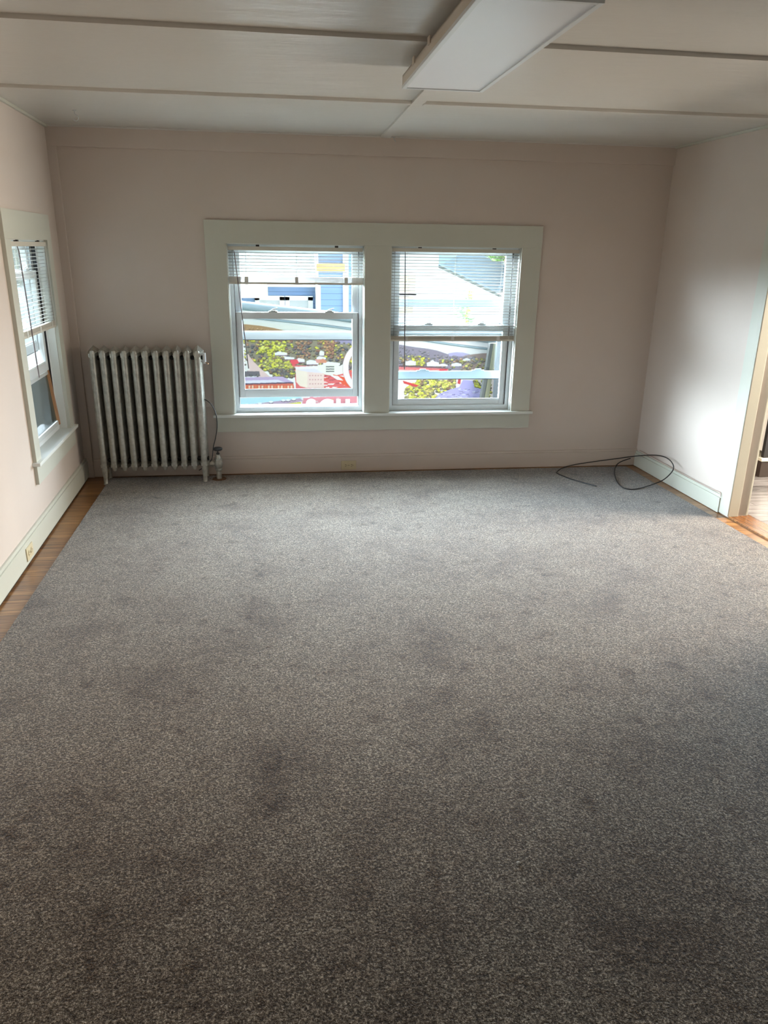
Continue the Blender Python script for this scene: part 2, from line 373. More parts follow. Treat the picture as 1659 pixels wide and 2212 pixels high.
# ------------------------------------------------------------------ window casings
ct = 0.022
def casing(b_, x0, x1, inner, z0=0.475, z1=1.855):
    # local frame: x along wall, y toward room = -ct..0
    xs = [x0] + [v for p in inner for v in p] + [x1]
    for i in range(0, len(xs), 2): b_.box((xs[i], -ct, z0), (xs[i+1], 0, WZ[1]), 0.002)
    b_.box((x0, -ct, WZ[1]), (x1, 0, z1), 0.002)
o = empty('window_casing', (0, D, 0)); o.name = 'trim_16'; struct(o)
b_ = MB(); casing(b_, -0.524, 1.938, (W1, W2)); b_.build('casing', 'trim', o)
MB().box((-0.535, -0.050, 0.455), (1.962, 0.06, 0.475), 0.004).build('stool', 'whitetrim', o)
MB().box((-0.518, -0.020, 0.338), (1.945, 0, 0.455), 0.002).build('apron', 'trim', o)
b_ = MB()
for w in (W1, W2):
    b_.box((w[0]-0.012, 0.001, 0.47), (w[0]+0.006, T-0.01, 1.702)); b_.box((w[1]-0.006, 0.001, 0.47), (w[1]+0.012, T-0.01, 1.702))
    b_.box((w[0]-0.012, 0.001, 1.696), (w[1]+0.012, T-0.01, 1.712)); b_.box((w[0]-0.012, 0.055, 0.458), (w[1]+0.012, T+0.03, 0.477))
b_.build('jamb_liner', 'whitetrim', o)

# ------------------------------------------------------------------ double-hung windows. local: x across, y outward (0 = wall face), z up
def sash(root, name, x0, x1, z0, z1, y, st=0.045, rail_b=0.055, rail_t=0.048, latches=False, m='vinyl', th=0.032):
    b_ = MB(); e = 0.003
    b_.box((x0, y, z0), (x0+st, y+th, z1), e); b_.box((x1-st, y, z0), (x1, y+th, z1), e)
    b_.box((x0+st, y+0.002, z0), (x1-st, y+th-0.002, z0+rail_b), e); b_.box((x0+st, y+0.002, z1-rail_t), (x1-st, y+th-0.002, z1), e)
    b_.box((x0+st, y+0.008, z0+rail_b), (x1-st, y+0.012, z0+rail_b+0.008)); 
    s = b_.build(name, m, root)
    MB().box((x0+st-0.004, y+th/2-0.002, z0+rail_b-0.004), (x1-st+0.004, y+th/2+0.002, z1-rail_t+0.004)).build('pane', 'glass', s)
    if latches:
        for fx in (0.30, 0.76):
            x = x0+(x1-x0)*fx; q = MB()
            q.box((x-0.032, y+0.002, z1), (x+0.034, y+0.028, z1+0.008), 0.002)
            q.box((x-0.018, y+0.006, z1+0.008), (x+0.022, y+0.022, z1+0.015), 0.002)
            q.prism([(x-0.005, y+0.012, z1+0.015), (x+0.034, y+0.012, z1+0.026), (x+0.034, y+0.012, z1+0.031), (x-0.005, y+0.012, z1+0.022)], (0, 0.008, 0))
            q.build('latch', 'vinyl_old', s)
    return s
def window(name, x0, x1, lower_z, frame=None, loc=(0, 0, 0), storm=None, upper_z=1.02):
    r = empty(name, loc, frame) if frame is not None else empty(name, loc)
    struct(r)
    # vinyl frame
    b_ = MB(); j = 0.028; y0, y1 = 0.05, 0.14
    b_.box((x0+0.006, y0, 0.477), (x0+0.006+j, y1, 1.696), 0.002); b_.box((x1-0.006-j, y0, 0.477), (x1-0.006, y1, 1.696), 0.002)
    b_.box((x0+0.03, y0, 1.668), (x1-0.03, y1, 1.696), 0.002); b_.box((x0+0.03, y0, 0.477), (x1-0.03, y1+0.02, 0.515), 0.003)
    b_.box((x0+0.034, y0+0.036, 0.515), (x0+0.040, y0+0.042, 1.668)); b_.box((x1-0.040, y0+0.036, 0.515), (x1-0.034, y0+0.042, 1.668))
    b_.build('frame', 'vinyl', r)
    q = MB(); q.box((x0+0.034, y0+0.001, 0.517), (x0+0.0365, y0+0.034, 1.668)); q.box((x1-0.0365, y0+0.001, 0.517), (x1-0.034, y0+0.034, 1.668))
    q.build('weather_seal', 'rubber', r)
    sash(r, 'lower_sash', x0+0.036, x1-0.036, lower_z, lower_z+0.635, 0.062, latches=True)
    sash(r, 'upper_sash', x0+0.036, x1-0.036, upper_z, 1.690, 0.100, rail_b=0.055)
    q = MB().box((x0+0.08, 0.105, upper_z-0.006), (x1-0.08, 0.110, upper_z+0.001)); q.build('bottom_seal', 'rubber', r)
    if storm:
        s = MB(); 
        s.box((x0+0.03, 0.165, storm[1]), (x1-0.03, 0.180, storm[1]+0.055), 0.002); s.box((x0+0.03, 0.165, storm[0]), (x1-0.03, 0.180, storm[0]+0.06), 0.002)
        s.box((x0+0.02, 0.165, storm[0]), (x0+0.046, 0.180, storm[1]+0.05), 0.002); s.box((x1-0.046, 0.165, storm[0]), (x1-0.02, 0.180, storm[1]+0.05), 0.002)
        s = s.build('storm_sash', 'storm', r)
        MB().box((x0+0.03, 0.166, storm[0]-0.006), (x1-0.03, 0.172, storm[0]+0.001)).build('seal', 'rubber', s)
        MB().box((x0+0.04, 0.170, storm[0]+0.05), (x1-0.04, 0.173, storm[1])).build('pane', 'glass', s)
        for fx in (0.30, 0.76):
            x = x0+(x1-x0)*fx
            MB().box((x-0.05, 0.166, storm[0]+0.058), (x+0.05, 0.178, storm[0]+0.068), 0.003).box((x-0.025, 0.166, storm[0]+0.066), (x+0.025, 0.178, storm[0]+0.078), 0.003).build('catch', 'storm', s)
    return r
window('window_1', W1[0], W1[1], 0.588, loc=(0, D, 0))
window('window_2', W2[0], W2[1], 0.500, loc=(0, D, 0), storm=(0.705, 1.262))
# left window: x across = along wall. frame with x -> wall y direction, y -> outward
FLW = FL @ Matrix.Rotation(math.pi/2, 4, 'Z')       # local x -> +Y', local y -> -X' (outward)
o = empty('trim_17', (0, 0, 0), FLW); struct(o)
b_ = MB(); casing(b_, LW[0]-0.105, LW[1]+0.105, (LW,)); b_.build('casing', 'trim', o)
MB().box((LW[0]-0.125, -0.045, 0.458), (LW[1]+0.125, 0.06, 0.478), 0.004).build('stool', 'whitetrim', o)
MB().box((LW[0]-0.105, -0.020, 0.345), (LW[1]+0.105, 0, 0.458), 0.002).build('apron', 'trim', o)
b_ = MB(); w = LW
b_.box((w[0]-0.012, 0.001, 0.47), (w[0]+0.006, 0.142, 1.702)); b_.box((w[1]-0.006, 0.001, 0.47), (w[1]+0.012, 0.142, 1.702))
b_.box((w[0]-0.012, 0.001, 1.696), (w[1]+0.012, 0.142, 1.712)); b_.box((w[0]-0.012, 0.055, 0.458), (w[1]+0.012, 0.17, 0.477))
b_.build('jamb_liner', 'whitetrim', o)
struct(window('window_3', LW[0], LW[1], 0.885, frame=FLW))
# wood-framed adjustable screen standing under the raised left sash
o = tag(empty('window_screen', (0, 0, 0), FLW), 'wood-edged insect screen standing in the lower left wall window', 'window screen')
b_ = MB(); x0, x1 = LW[0]+0.04, LW[1]-0.035
def lean(x, y, z): return (x, 0.060+(y)+0.030*(z-0.5)/0.38, z)
def lbox(b_, x0, x1, y0, y1, z0, z1):
    b_.prism([lean(x0, y0, z0), lean(x1, y0, z0), lean(x1, y0, z1), lean(x0, y0, z1)], (0, y1-y0, 0))
lbox(b_, x0, x1, -0.024, -0.004, 0.516, 0.545); lbox(b_, x0, x1, -0.024, -0.004, 0.86, 0.882); lbox(b_, x0, x0+0.025, -0.024, -0.004, 0.545, 0.86)
b_.build('frame', 'vinyl_old', o)
b_ = MB(); lbox(b_, x1-0.028, x1, -0.028, -0.002, 0.516, 0.883); b_.build('wooden_edge', 'screenwood', o)
b_ = MB(); b_.quad(lean(x0+0.02, -0.014, 0.54), lean(x1-0.02, -0.014, 0.54), lean(x1-0.02, -0.014, 0.865), lean(x0+0.02, -0.014, 0.865)); b_.build('mesh', 'mesh', o)

# ------------------------------------------------------------------ blinds. local like windows
def blind(x0, x1, ztop, zstack, zbot, yc, label, frame=None, loc=(0, 0, 0), wandx=0.06, wandz=0.81, tilt=8, nst=9, wand_dx=0.03, droop=0.0):
    r = empty('window_blind', loc, frame) if frame is not None else empty('window_blind', loc)
    tag(r, label, 'window blind', 'horizontal slat blinds in the windows')
    MB().box((x0+0.004, yc-0.013, ztop-0.026), (x1-0.004, yc+0.013, ztop), 0.002).build('headrail', 'blind_rail', r)
    for fx in (0.22, 0.80):
        x = x0+(x1-x0)*fx; MB().box((x-0.012, yc-0.010, ztop), (x+0.012, yc+0.010, 1.699)).build('bracket', 'darkmetal', r)
    def dz(x): return droop*(x-x0)/(x1-x0)
    pitch = 0.0215; z = ztop-0.042; b_ = MB(); wv = 0.0125; tl = math.radians(tilt)
    while z > zstack+0.006:
        k = (ztop-z)/(ztop-zstack)
        prev = None
        for i in range(5):
            s = -1+i*0.5
            yy = yc+s*wv*math.cos(tl); zz = z+s*wv*math.sin(tl)+0.0018*(1-s*s)
            va, vb = b_.bm.verts.new((x0, yy, zz)), b_.bm.verts.new((x1, yy, zz+dz(x1)*k))
            if prev: b_.bm.faces.new((prev[0], prev[1], vb, va))
            prev = (va, vb)
        z -= pitch
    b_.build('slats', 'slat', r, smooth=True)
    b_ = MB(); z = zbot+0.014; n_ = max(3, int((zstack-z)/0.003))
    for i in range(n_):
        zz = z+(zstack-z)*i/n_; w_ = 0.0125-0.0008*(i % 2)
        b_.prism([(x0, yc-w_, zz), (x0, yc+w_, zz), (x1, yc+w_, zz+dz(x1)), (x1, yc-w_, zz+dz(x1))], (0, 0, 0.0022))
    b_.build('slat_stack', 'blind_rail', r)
    MB().prism([(x0+0.002, yc-0.012, zbot), (x0+0.002, yc+0.012, zbot), (x1-0.002, yc+0.012, zbot+dz(x1)), (x1-0.002, yc-0.012, zbot+dz(x1))], (0, 0, 0.013)).build('bottom_rail', 'blind_rail', r)
    for fx in (0.13, 0.5, 0.87):
        x = x0+(x1-x0)*fx; q = MB()
        q.tube([(x, yc-0.014, ztop-0.02), (x, yc-0.014, zbot+dz(x)*1.0+0.004)], 0.0008, 5); q.tube([(x, yc+0.014, ztop-0.02), (x, yc+0.014, zbot+dz(x)+0.004)], 0.0008, 5)
        q.build('ladder_cord', 'cord', r)
        MB().box((x-0.012, yc-0.015, zbot+dz(x)-0.002), (x+0.012, yc-0.0125, zstack+dz(x)), 0.001).build('cord_clip', 'cord', r)
    x = x0+wandx
    MB().tube([(x, yc-0.022, ztop-0.026), (x+wand_dx*0.1, yc-0.026, ztop-0.05), (x+wand_dx, yc-0.03, wandz)], [0.002, 0.0038, 0.0038], 6).build('tilt_wand', 'wand', r)
    x = x1-0.045
    q = MB(); q.tube([(x, yc-0.018, ztop-0.02), (x+0.002, yc-0.02, zbot+0.01)], 0.0011, 5); q.tube([(x-0.012, yc-0.018, ztop-0.02), (x-0.010, yc-0.02, zbot+0.03)], 0.0011, 5)
    q.build('lift_cord', 'cord', r)
    return r
blind(W1[0]+0.002, W1[1]-0.006, 1.683, 1.478, 1.425, 0.022, 'cream slat blind drawn up high in the left of the paired windows', loc=(0, D, 0), wandx=0.045, wand_dx=0.07, wandz=0.82, tilt=-13)
blind(W2[0]+0.002, W2[1]-0.005, 1.689, 1.058, 1.018, 0.022, 'cream slat blind half lowered in the right of the paired windows', loc=(0, D, 0), wandx=0.10, wand_dx=0.015, wandz=0.806, tilt=-13)
blind(LW[0]+0.004, LW[1]-0.004, 1.690, 1.205, 1.165, 0.0, 'cream slat blind half lowered in the narrow left wall window', frame=FLW, wandx=0.10, wand_dx=0.05, wandz=0.93, tilt=-13)

# ------------------------------------------------------------------ radiator
RX0, RX1, RY0, RY1 = -1.326, -0.606, 5.515, 5.700
r_ = tag(empty('radiator', ((RX0+RX1)/2, (RY0+RY1)/2, 0)), 'silver-painted cast iron column radiator under the wall left of the windows', 'radiator')
cx, cyy = (RX0+RX1)/2, (RY0+RY1)/2
NS = 11; sp_ = (RX1-RX0)/(NS-1); ry = (RY1-RY0)/2-0.020
def section():
    b_ = MB()
    zb, zt = 0.105, 0.985
    for yy in (-ry, 0, ry):
        b_.tube([(0, yy, zb+0.0), (0, yy, zb+0.02), (0, yy, zb+0.05), (0, yy, 0.5), (0, yy, zt-0.06), (0, yy, zt-0.025), (0, yy, zt-0.006)], [0.012, 0.020, 0.0225, 0.0225, 0.0225, 0.0215, 0.014], 14, 1.0, 1.0)
    # top cap and bottom cap: ridged saddle across the depth
    for z, s in ((zt-0.03, 1), (zb+0.03, -1)):
        prof = [(-ry-0.018, 0.0), (-ry-0.010, 0.020), (-ry*0.5, 0.036), (0, 0.054), (ry*0.5, 0.036), (ry+0.010, 0.020), (ry+0.018, 0.0)]
        if s < 0: prof = [(a, c*0.55) for a, c in prof]
        rings = []
        for a, c in prof:
            wv = 0.021 if abs(a) > ry else 0.036
            rings.append([b_.bm.verts.new(p) for p in ((-wv, a, z+s*c*0.25-s*0.02), (-wv, a, z+s*c*0.35), (0, a, z+s*c), (wv, a, z+s*c*0.35), (wv, a, z+s*c*0.25-s*0.02), (0, a, z-s*0.03))])
        for ra, rb in zip(rings, rings[1:]):
            for k in range(6): b_.bm.faces.new((ra[k], ra[(k+1) % 6], rb[(k+1) % 6], rb[k]))
        b_.bm.faces.new(rings[0]); b_.bm.faces.new(rings[-1])
    return b_
s0 = section().build('section', 'radiator', r_, smooth=True)
for i in range(NS):
    s = s0 if i == 0 else s0.copy()
    if i: C.objects.link(s); s.parent = r_
    s.location = (RX0-cx+i*sp_, 0, 0)
for z in (0.17, 0.92): MB().tube([(RX0-cx-0.03, 0, z), (RX1-cx+0.03, 0, z)], 0.016, 12).build('connecting_nipple', 'darkmetal', r_)
lg = MB().tube([(0, 0, 0.16), (0, 0, 0.11), (0, 0.002, 0.05), (0, 0, 0.012), (0, -0.004, 0.0)], [0.022, 0.021, 0.016, 0.0155, 0.019], 12).build('leg', 'radiator', r_, smooth=True)
first = True
for i in (0, NS-1):
    for yy in (-ry, ry):
        s = lg if first else lg.copy()
        if not first: C.objects.link(s); s.parent = r_
        first = False; s.location = (RX0-cx+i*sp_, yy, 0.001)
# air vent with copper pin on the last section
b_ = MB(); x = RX1-cx
b_.tube([(x+0.018, -ry+0.02, 0.90), (x+0.045, -ry+0.02, 0.90)], 0.006, 8); b_.tube([(x+0.047, -ry+0.02, 0.885), (x+0.047, -ry+0.02, 0.96)], 0.011, 10)
v_ = b_.build('air_vent', 'vinyl', r_, smooth=True)
MB().tube([(x+0.055, -ry+0.015, 0.893), (x+0.074, -ry+0.0, 0.886)], 0.004, 8).build('copper_pin', 'brass', v_)
# supply valve, world coords about (-0.505, 5.60)
vx, vy = -0.507-cx, 5.585-cyy
b_ = MB()
b_.tube([(vx, vy, CT+0.001), (vx, vy, 0.085)], 0.020, 14)
b_.tube([(vx, vy, 0.075), (vx, vy, 0.082), (vx, vy, 0.094), (vx, vy, 0.10)], [0.020, 0.028, 0.028, 0.020], 8)
b_.tube([(vx, vy, 0.095), (vx, vy, 0.105), (vx, vy, 0.13), (vx, vy, 0.155), (vx, vy, 0.165)], [0.022, 0.028, 0.033, 0.028, 0.022], 14)
b_.tube([(vx, vy, 0.162), (vx, vy, 0.172)], 0.030, 6)
b_.tube([(vx, vy, 0.17), (vx, vy, 0.185), (vx, vy, 0.20)], [0.02, 0.016, 0.012], 10)
b_.tube([(RX1-cx+0.02, vy, 0.13), (vx, vy, 0.13)], 0.017, 12); b_.tube([(vx-0.06, vy, 0.13), (vx-0.035, vy, 0.13)], 0.027, 6)
val = b_.build('supply_valve', 'radiator', r_, smooth=True)
b_ = MB().tube([(vx, vy, 0.195), (vx, vy, 0.235)], 0.005, 8); b_.tube([(vx, vy, 0.205), (vx, vy, 0.215)], 0.012, 8); b_.build('valve_stem', 'darkmetal', val)
b_ = MB().tube([(vx, vy, 0.232), (vx, vy, 0.238), (vx, vy, 0.250), (vx, vy, 0.256)], [0.024, 0.034, 0.036, 0.026], 16); b_.build('handwheel', 'darkmetal', val, smooth=True)
# escutcheon under the valve where the carpet is cut
o = MB().tube([(0, 0, CT), (0, 0, CT+0.004)], [0.055, 0.05], 16).build('pipe_collar', mat('rusty_brown_collar', (0.11, 0.045, 0.015), 0.6), r_); o.location = (vx, vy, 0)

# cables
pts = [onY(425, 868, 5.66), onY(437, 863, 5.62), onY(448, 866, 5.60), onY(459, 878, 5.59), onY(467, 897, 5.58), onY(469, 922, 5.575), onY(466, 944, 5.57), onY(461, 965, 5.565), onY(459, 985, 5.56), onY(456, 994, 5.56), onY(448, 1004, 5.60), onY(430, 1016, 5.62)]
tag(MB().tube(smoothpath(pts), 0.0033, 8).build('cable', 'cable', smooth=True), 'dark cable arching from behind the radiator down to its valve', 'cable')
pts = [onZ(310, 1027, 0.05)]
def onX(px, py, X): d = ray(px, py); return EYE + d*(X/d.x)
cp = [onZ(1288, 1050, .016), onZ(1262, 1043, .016), onZ(1232, 1034, .016), onZ(1207, 1024, .016), onZ(1203, 1019, .017), onY(1215, 1011, 5.66), onY(1240, 1004, 5.70), onY(1285, 997, 5.70), onY(1330, 991, 5.70), onY(1375, 985, 5.62),
      onX(1410, 983, 2.87), onX(1432, 986, 2.87), onX(1447, 994, 2.87), onX(1455, 1008, 2.865), onX(1450, 1021, 2.86), onX(1432, 1037, 2.83), onZ(1405, 1048, .022), onZ(1375, 1056, .016), onZ(1355, 1056, .016), onZ(1340, 1049, .016), onZ(1331, 1036, .017), onZ(1328, 1022, .017), onY(1330, 1008, 5.58), onY(1340, 998, 5.62), onY(1362, 990, 5.62)]
tag(MB().tube(smoothpath(cp), 0.0042, 8).build('cable', 'cable', smooth=True), 'black cable lying looped on the carpet in the right corner', 'cable')
def onRw(px, py, off):
    d = ray(px, py); s = math.tan(A); t = (XR+off+s*D)/(d.x+s*d.y); return EYE+d*t
pts = [onRw(1382, 973, -.014), onRw(1410, 988, -.017), onRw(1450, 1010, -.018), (onRw(1500, 1037, -.017)), onRw(1535, 1055, -.017), onRw(1553, 1062, -.017), onRw(1557, 1066, -.016), onRw(1556, 1073, -.024)]
tag(MB().tube(smoothpath(pts), 0.003, 6).build('cable', 'cable_pink', smooth=True), 'pinkish painted-over cable running along the top of the right baseboard', 'cable')

p = onZ(1120, 1863, CT+0.004)
o = MB().tube([(-0.006, 0.001, 0), (-0.003, -0.001, 0.001), (0.002, 0.001, 0), (0.006, -0.002, 0.001)], [0.0015, 0.0035, 0.003, 0.001], 7).build('lint', 'cord', smooth=True); o.location = p
tag(o, 'tiny white bit of lint lying on the carpet near the viewer', 'lint')

# ------------------------------------------------------------------ outlets (cover lies on its side). local: x across, y toward room negative, z up
def outlet(label, frame=None, loc=(0, 0, 0)):
    r = empty('electrical_outlet', loc, frame) if frame is not None else empty('electrical_outlet', loc)
    tag(r, label, 'outlet', 'almond outlets on the baseboards')
    MB().box((-0.060, -0.006, -0.037), (0.060, 0, 0.037), 0.003).build('cover_plate', 'almond', r)
    for sx in (-0.024, 0.024):
        s = MB().tube([(sx, -0.005, 0), (sx, -0.009, 0)], 0.0165, 14).build('socket', 'almond', r)
        q = MB(); q.box((sx-0.006, -0.0095, 0.005), (sx+0.004, -0.0088, 0.0075)); q.box((sx-0.006, -0.0095, -0.0075), (sx+0.004, -0.0088, -0.005)); q.box((sx+0.007, -0.0095, -0.002), (sx+0.011, -0.0088, 0.002))
        q.build('slot', 'slot', s)
    MB().tube([(0, -0.005, 0), (0, -0.0075, 0)], 0.003, 8).build('screw', 'darkmetal', r)
    return r
outlet('almond outlet set sideways in the back baseboard below the windows', loc=(0.492, D-0.020, 0.056))
outlet('almond outlet set sideways in the left wall baseboard', frame=FLW @ Matrix.Translation((-1.69, -0.020, 0.072)))

# ------------------------------------------------------------------ ceiling light
r_ = tag(empty('ceiling_light', (0.732, 2.99, HC)), 'switched-off fluorescent ceiling light with flat rectangular diffuser', 'ceiling light')
r_.rotation_euler = (0, 0, 0.012)
hw, hl, hz = 0.178, 0.645, 0.075
b_ = MB()
b_.box((-hw, -hl, -hz), (-hw+0.006, hl, -0.032)); b_.box((hw-0.006, -hl, -hz), (hw, hl, -0.032)); b_.box((-hw, -hl, -hz), (hw, -hl+0.006, -0.032)); b_.box((-hw, hl-0.006, -hz), (hw, hl, -0.032))
b_.box((-hw, -hl, -0.038), (hw, hl, -0.032)); b_.box((-0.05, -hl+0.03, -0.032), (0.05, hl-0.03, 0))
b_.build('housing', 'lampbody', r_)
b_ = MB(); e = 0.016
b_.box((-hw-0.002, -hl-0.002, -hz-0.008), (-hw+e, hl+0.002, -hz+0.004), 0.002); b_.box((hw-e, -hl-0.002, -hz-0.008), (hw+0.002, hl+0.002, -hz+0.004), 0.002)
b_.box((-hw+e, -hl-0.002, -hz-0.008), (hw-e, -hl+e, -hz+0.004), 0.002); b_.box((-hw+e, hl-e, -hz-0.008), (hw-e, hl+0.002, -hz+0.004), 0.002)
b_.build('diffuser_frame', 'vinyl', r_)
MB().box((-hw+e-0.002, -hl+e-0.002, -hz-0.004), (hw-e+0.002, hl-e+0.002, -hz)).build('diffuser', 'diffuser', r_)
for yy in (0.05, 0.36):
    MB().box((-hw-0.006, yy-0.02, -0.045), (-hw, yy+0.02, -0.02), 0.002).build('hinge', 'lampbody', r_)
# screw hook in the ceiling at the left, and a chip by the batten end
pts = [(0, 0, 0), (0, 0, -0.018), (0.014, 0, -0.03), (0.018, 0, -0.046), (0.004, 0, -0.058), (-0.012, 0, -0.05)]
o = MB().tube(smoothpath(pts, 5), 0.0028, 8).tube([(0, 0, 0), (0, 0, -0.004)], 0.011, 10).build('ceiling_hook', 'vinyl_old', smooth=True); o.location = (-1.165, 5.10, HC)
tag(o, 'small white hook screwed into the ceiling near the left corner', 'hook')
o = MB().tube(smoothpath([(0, 0, 0), (0, 0, -0.014), (0.01, 0, -0.022), (0.014, 0, -0.03)], 5), 0.0028, 8).tube([(0, 0, 0), (0, 0, -0.003)], 0.010, 10).build('ceiling_hook', 'vinyl_old', smooth=True); o.location = (0.80, 5.66, HC-0.012)
tag(o, 'tiny hook at the back end of the long ceiling batten', 'hook')

# ------------------------------------------------------------------ outside
M_['clap'] = None
def clap(name, col, pitch):
    m = mat(name, col, 0.6, spec=0.2); n, l, b = nodes(m)
    tcn = n.new('ShaderNodeTexCoord'); s = n.new('ShaderNodeSeparateXYZ'); l.new(tcn.outputs['Object'], s.inputs[0])
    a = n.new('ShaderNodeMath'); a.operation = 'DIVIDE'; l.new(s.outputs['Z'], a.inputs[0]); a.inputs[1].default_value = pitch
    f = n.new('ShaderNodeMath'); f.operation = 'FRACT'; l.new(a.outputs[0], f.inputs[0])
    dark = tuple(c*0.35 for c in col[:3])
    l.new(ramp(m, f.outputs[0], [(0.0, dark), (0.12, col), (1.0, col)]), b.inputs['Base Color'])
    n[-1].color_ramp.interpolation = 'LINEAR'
    return m
M_['blueclap'] = clap('blue_clapboard', (0.17, 0.25, 0.40, 1), 0.105)
M_['whiteclap'] = mat('white_siding', (0.56, 0.58, 0.59), 0.6)
M_['outwhite'] = mat('outdoor_white_paint', (0.66, 0.67, 0.68), 0.5)
M_['roofgrey'] = mat('pale_grey_shingles', (0.1, 0.1, 0.1), 1.0, spec=0.0)
n, l, b = nodes(M_['roofgrey']); t = noise(M_['roofgrey'], 9, 4); l.new(ramp(M_['roofgrey'], t.outputs[0], [(0.35, (0.13, 0.142, 0.135)), (0.65, (0.19, 0.205, 0.19))]), b.inputs['Base Color'])
M_['outglass'] = mat('house_window_glass', (0.34, 0.35, 0.34), 0.4)
M_['awning'] = mat('cream_awning', (0.72, 0.60, 0.36), 0.7)
M_['leaf'] = mat('green_leaf', (0.16, 0.28, 0.08), 0.6)
M_['palelea'] = mat('pale_green_leaf', (0.30, 0.42, 0.25), 0.6)
M_['flower'] = mat('yellow_flower', (0.72, 0.62, 0.12), 0.6)
M_['bark'] = mat('brown_bark', (0.16, 0.09, 0.05), 0.9)
M_['brickc'] = mat('brick_chimney', (0.52, 0.26, 0.17), 0.8)
M_['creampost'] = mat('cream_post_paint', (0.24, 0.22, 0.14), 0.6)
M_['greyt'] = mat('grey_weathered_timber', (0.09, 0.09, 0.085), 0.8)
M_['darkpanel'] = mat('dark_grey_panel', (0.055, 0.065, 0.075), 0.5)
GZ = -3.4
m = mat('hillside_grass', (0.035, 0.045, 0.02), 0.9)
o = MB().box((-40, D+0.25, GZ-0.2), (50, 80, GZ)).build('ground_outside', m); struct(o)
o = MB().box((-40, -8, GZ-0.2), (-2.35, D+0.25, GZ)).build('ground_side_yard', m); struct(o)

# blue neighbour house, front wall at Y=14
hr = tag(empty('blue_house', (0, 14, GZ)), 'blue clapboard house with grey roof seen through the left paired window', 'house')
g = -GZ
q = MB(); q.box((0.665, 0.0, 0), (1.52, 5.0, g+3.2)); q.box((-2.6, 0.5, 0), (0.665, 5.0, g+1.06)); q.build('wall', 'blueclap', hr)
q = MB(); q.box((1.10, -0.05, 0), (1.20, 0.0, g+3.2)); q.box((0.625, -0.04, 0), (0.70, 0.54, g+1.05)); q.build('corner_board', 'outwhite', hr)
q = MB(); q.prism([(-2.7, 0.38, g+1.02), (-2.7, 0.38, g+1.09), (-2.7, 4.9, g+2.5), (-2.7, 4.9, g+2.4)], (3.36, 0, 0)); q.build('roof', 'roofgrey', hr)
q = MB(); q.box((-2.7, 0.33, g+1.0), (0.72, 0.40, g+1.10), 0.01); q.build('gutter', 'outwhite', hr)
for x0, x1 in ((-0.43, -0.0), (0.12, 0.52)):
    f = MB(); a, c = x0-0.05, x1+0.06
    f.box((a, 0.44, g+0.2), (x0+0.03, 0.52, g+0.82)); f.box((x1-0.03, 0.44, g+0.2), (c, 0.52, g+0.82)); f.box((a, 0.44, g+0.76), (c, 0.52, g+0.84)); f.box((a, 0.44, g+0.16), (c, 0.52, g+0.24))
    f = f.build('window', 'outwhite', hr); MB().box((x0, 0.47, g+0.22), (x1, 0.51, g+0.78)).build('window_glass', 'outglass', f)
q = MB(); q.box((-2.6, 0.44, g+0.2), (-0.95, 0.52, g+0.80)); q.box((-0.80, 0.44, g+0.2), (-0.72, 0.52, g+0.80)); q.build('porch_trim', 'outwhite', hr)
q = MB(); q.prism([(-0.86, -0.55, g+0.86), (-0.86, 0.5, g+0.82), (-0.86, 0.5, g+1.22), (-0.86, 0.35, g+1.22)], (0.62, 0, 0)); q.build('awning', 'awning', hr)
q = MB(); q.box((0.62, -0.25, g+1.30), (1.12, 0.3, g+1.42)); q.build('eave', mat('orange_brown_eave', (0.55, 0.28, 0.10), 0.7), hr)
# white outbuilding left, close to the blue house
wr = tag(empty('white_house', (2.3, 13, GZ)), 'white sided house with sloping roof seen through the right paired window', 'house')
q = MB(); q.box((-0.75, 0, 0), (0.33, 4.4, g+3.3)); q.box((0.33, 0.02, 0), (2.4, 4.4, g+0.98))
q.prism([(0.33, 0.02, g+0.98), (2.4, 0.02, g+0.98), (1.32, 0.02, g+1.0), (0.33, 0.02, g+1.42)], (0, 0.35, 0)); q.build('wall', 'whiteclap', wr)
q = MB(); q.prism([(0.33, -0.10, g+1.43), (0.33, -0.10, g+1.40), (1.42, -0.10, g+0.93), (1.42, -0.10, g+0.96)], (0, 0.14, 0)); q.build('roof_edge', 'roofgrey', wr)
q = MB(); q.prism([(0.33, 0.06, g+1.42), (1.42, 0.06, g+0.95), (3.2, 3.0, g+1.1), (3.2, 3.4, g+2.5), (0.33, 3.4, g+2.6)], (0, 0.0, 0.03)); q.build('roof', mat('pale_blue_roof', (0.15, 0.20, 0.23), 1.0, spec=0.0), wr)
for (x0, x1, z0, z1) in ((-0.36, -0.06, 1.0, 1.27), (-0.36, -0.09, 0.66, 0.93), (0.37, 0.55, 0.78, 0.92)):
    f = MB(); f.box((x0-0.05, -0.04, g+z0-0.05), (x0, 0.0, g+z1+0.05)); f.box((x1, -0.04, g+z0-0.05), (x1+0.05, 0.0, g+z1+0.05)); f.box((x0, -0.04, g+z1), (x1, 0.0, g+z1+0.05)); f.box((x0, -0.04, g+z0-0.05), (x1, 0.0, g+z0)); f.box((x0, -0.03, g+(z0+z1)/2-0.01), (x1, -0.004, g+(z0+z1)/2+0.01))
    f = f.build('window', 'outwhite', wr); MB().box((x0, -0.02, g+z0), (x1, -0.005, g+z1)).build('window_glass', 'outglass' if x0 > 0 else mat('tan_curtained_glass', (0.42, 0.34, 0.25), 0.4), f)
q = MB(); q.box((0.78, 1.0, g+1.0), (1.0, 1.3, g+1.62)); q.build('chimney', 'brickc', wr)
q = MB(); q.box((1.52, -0.02, 0), (1.60, 0.02, g+1.6)); q.build('downpipe', 'creampost', wr)
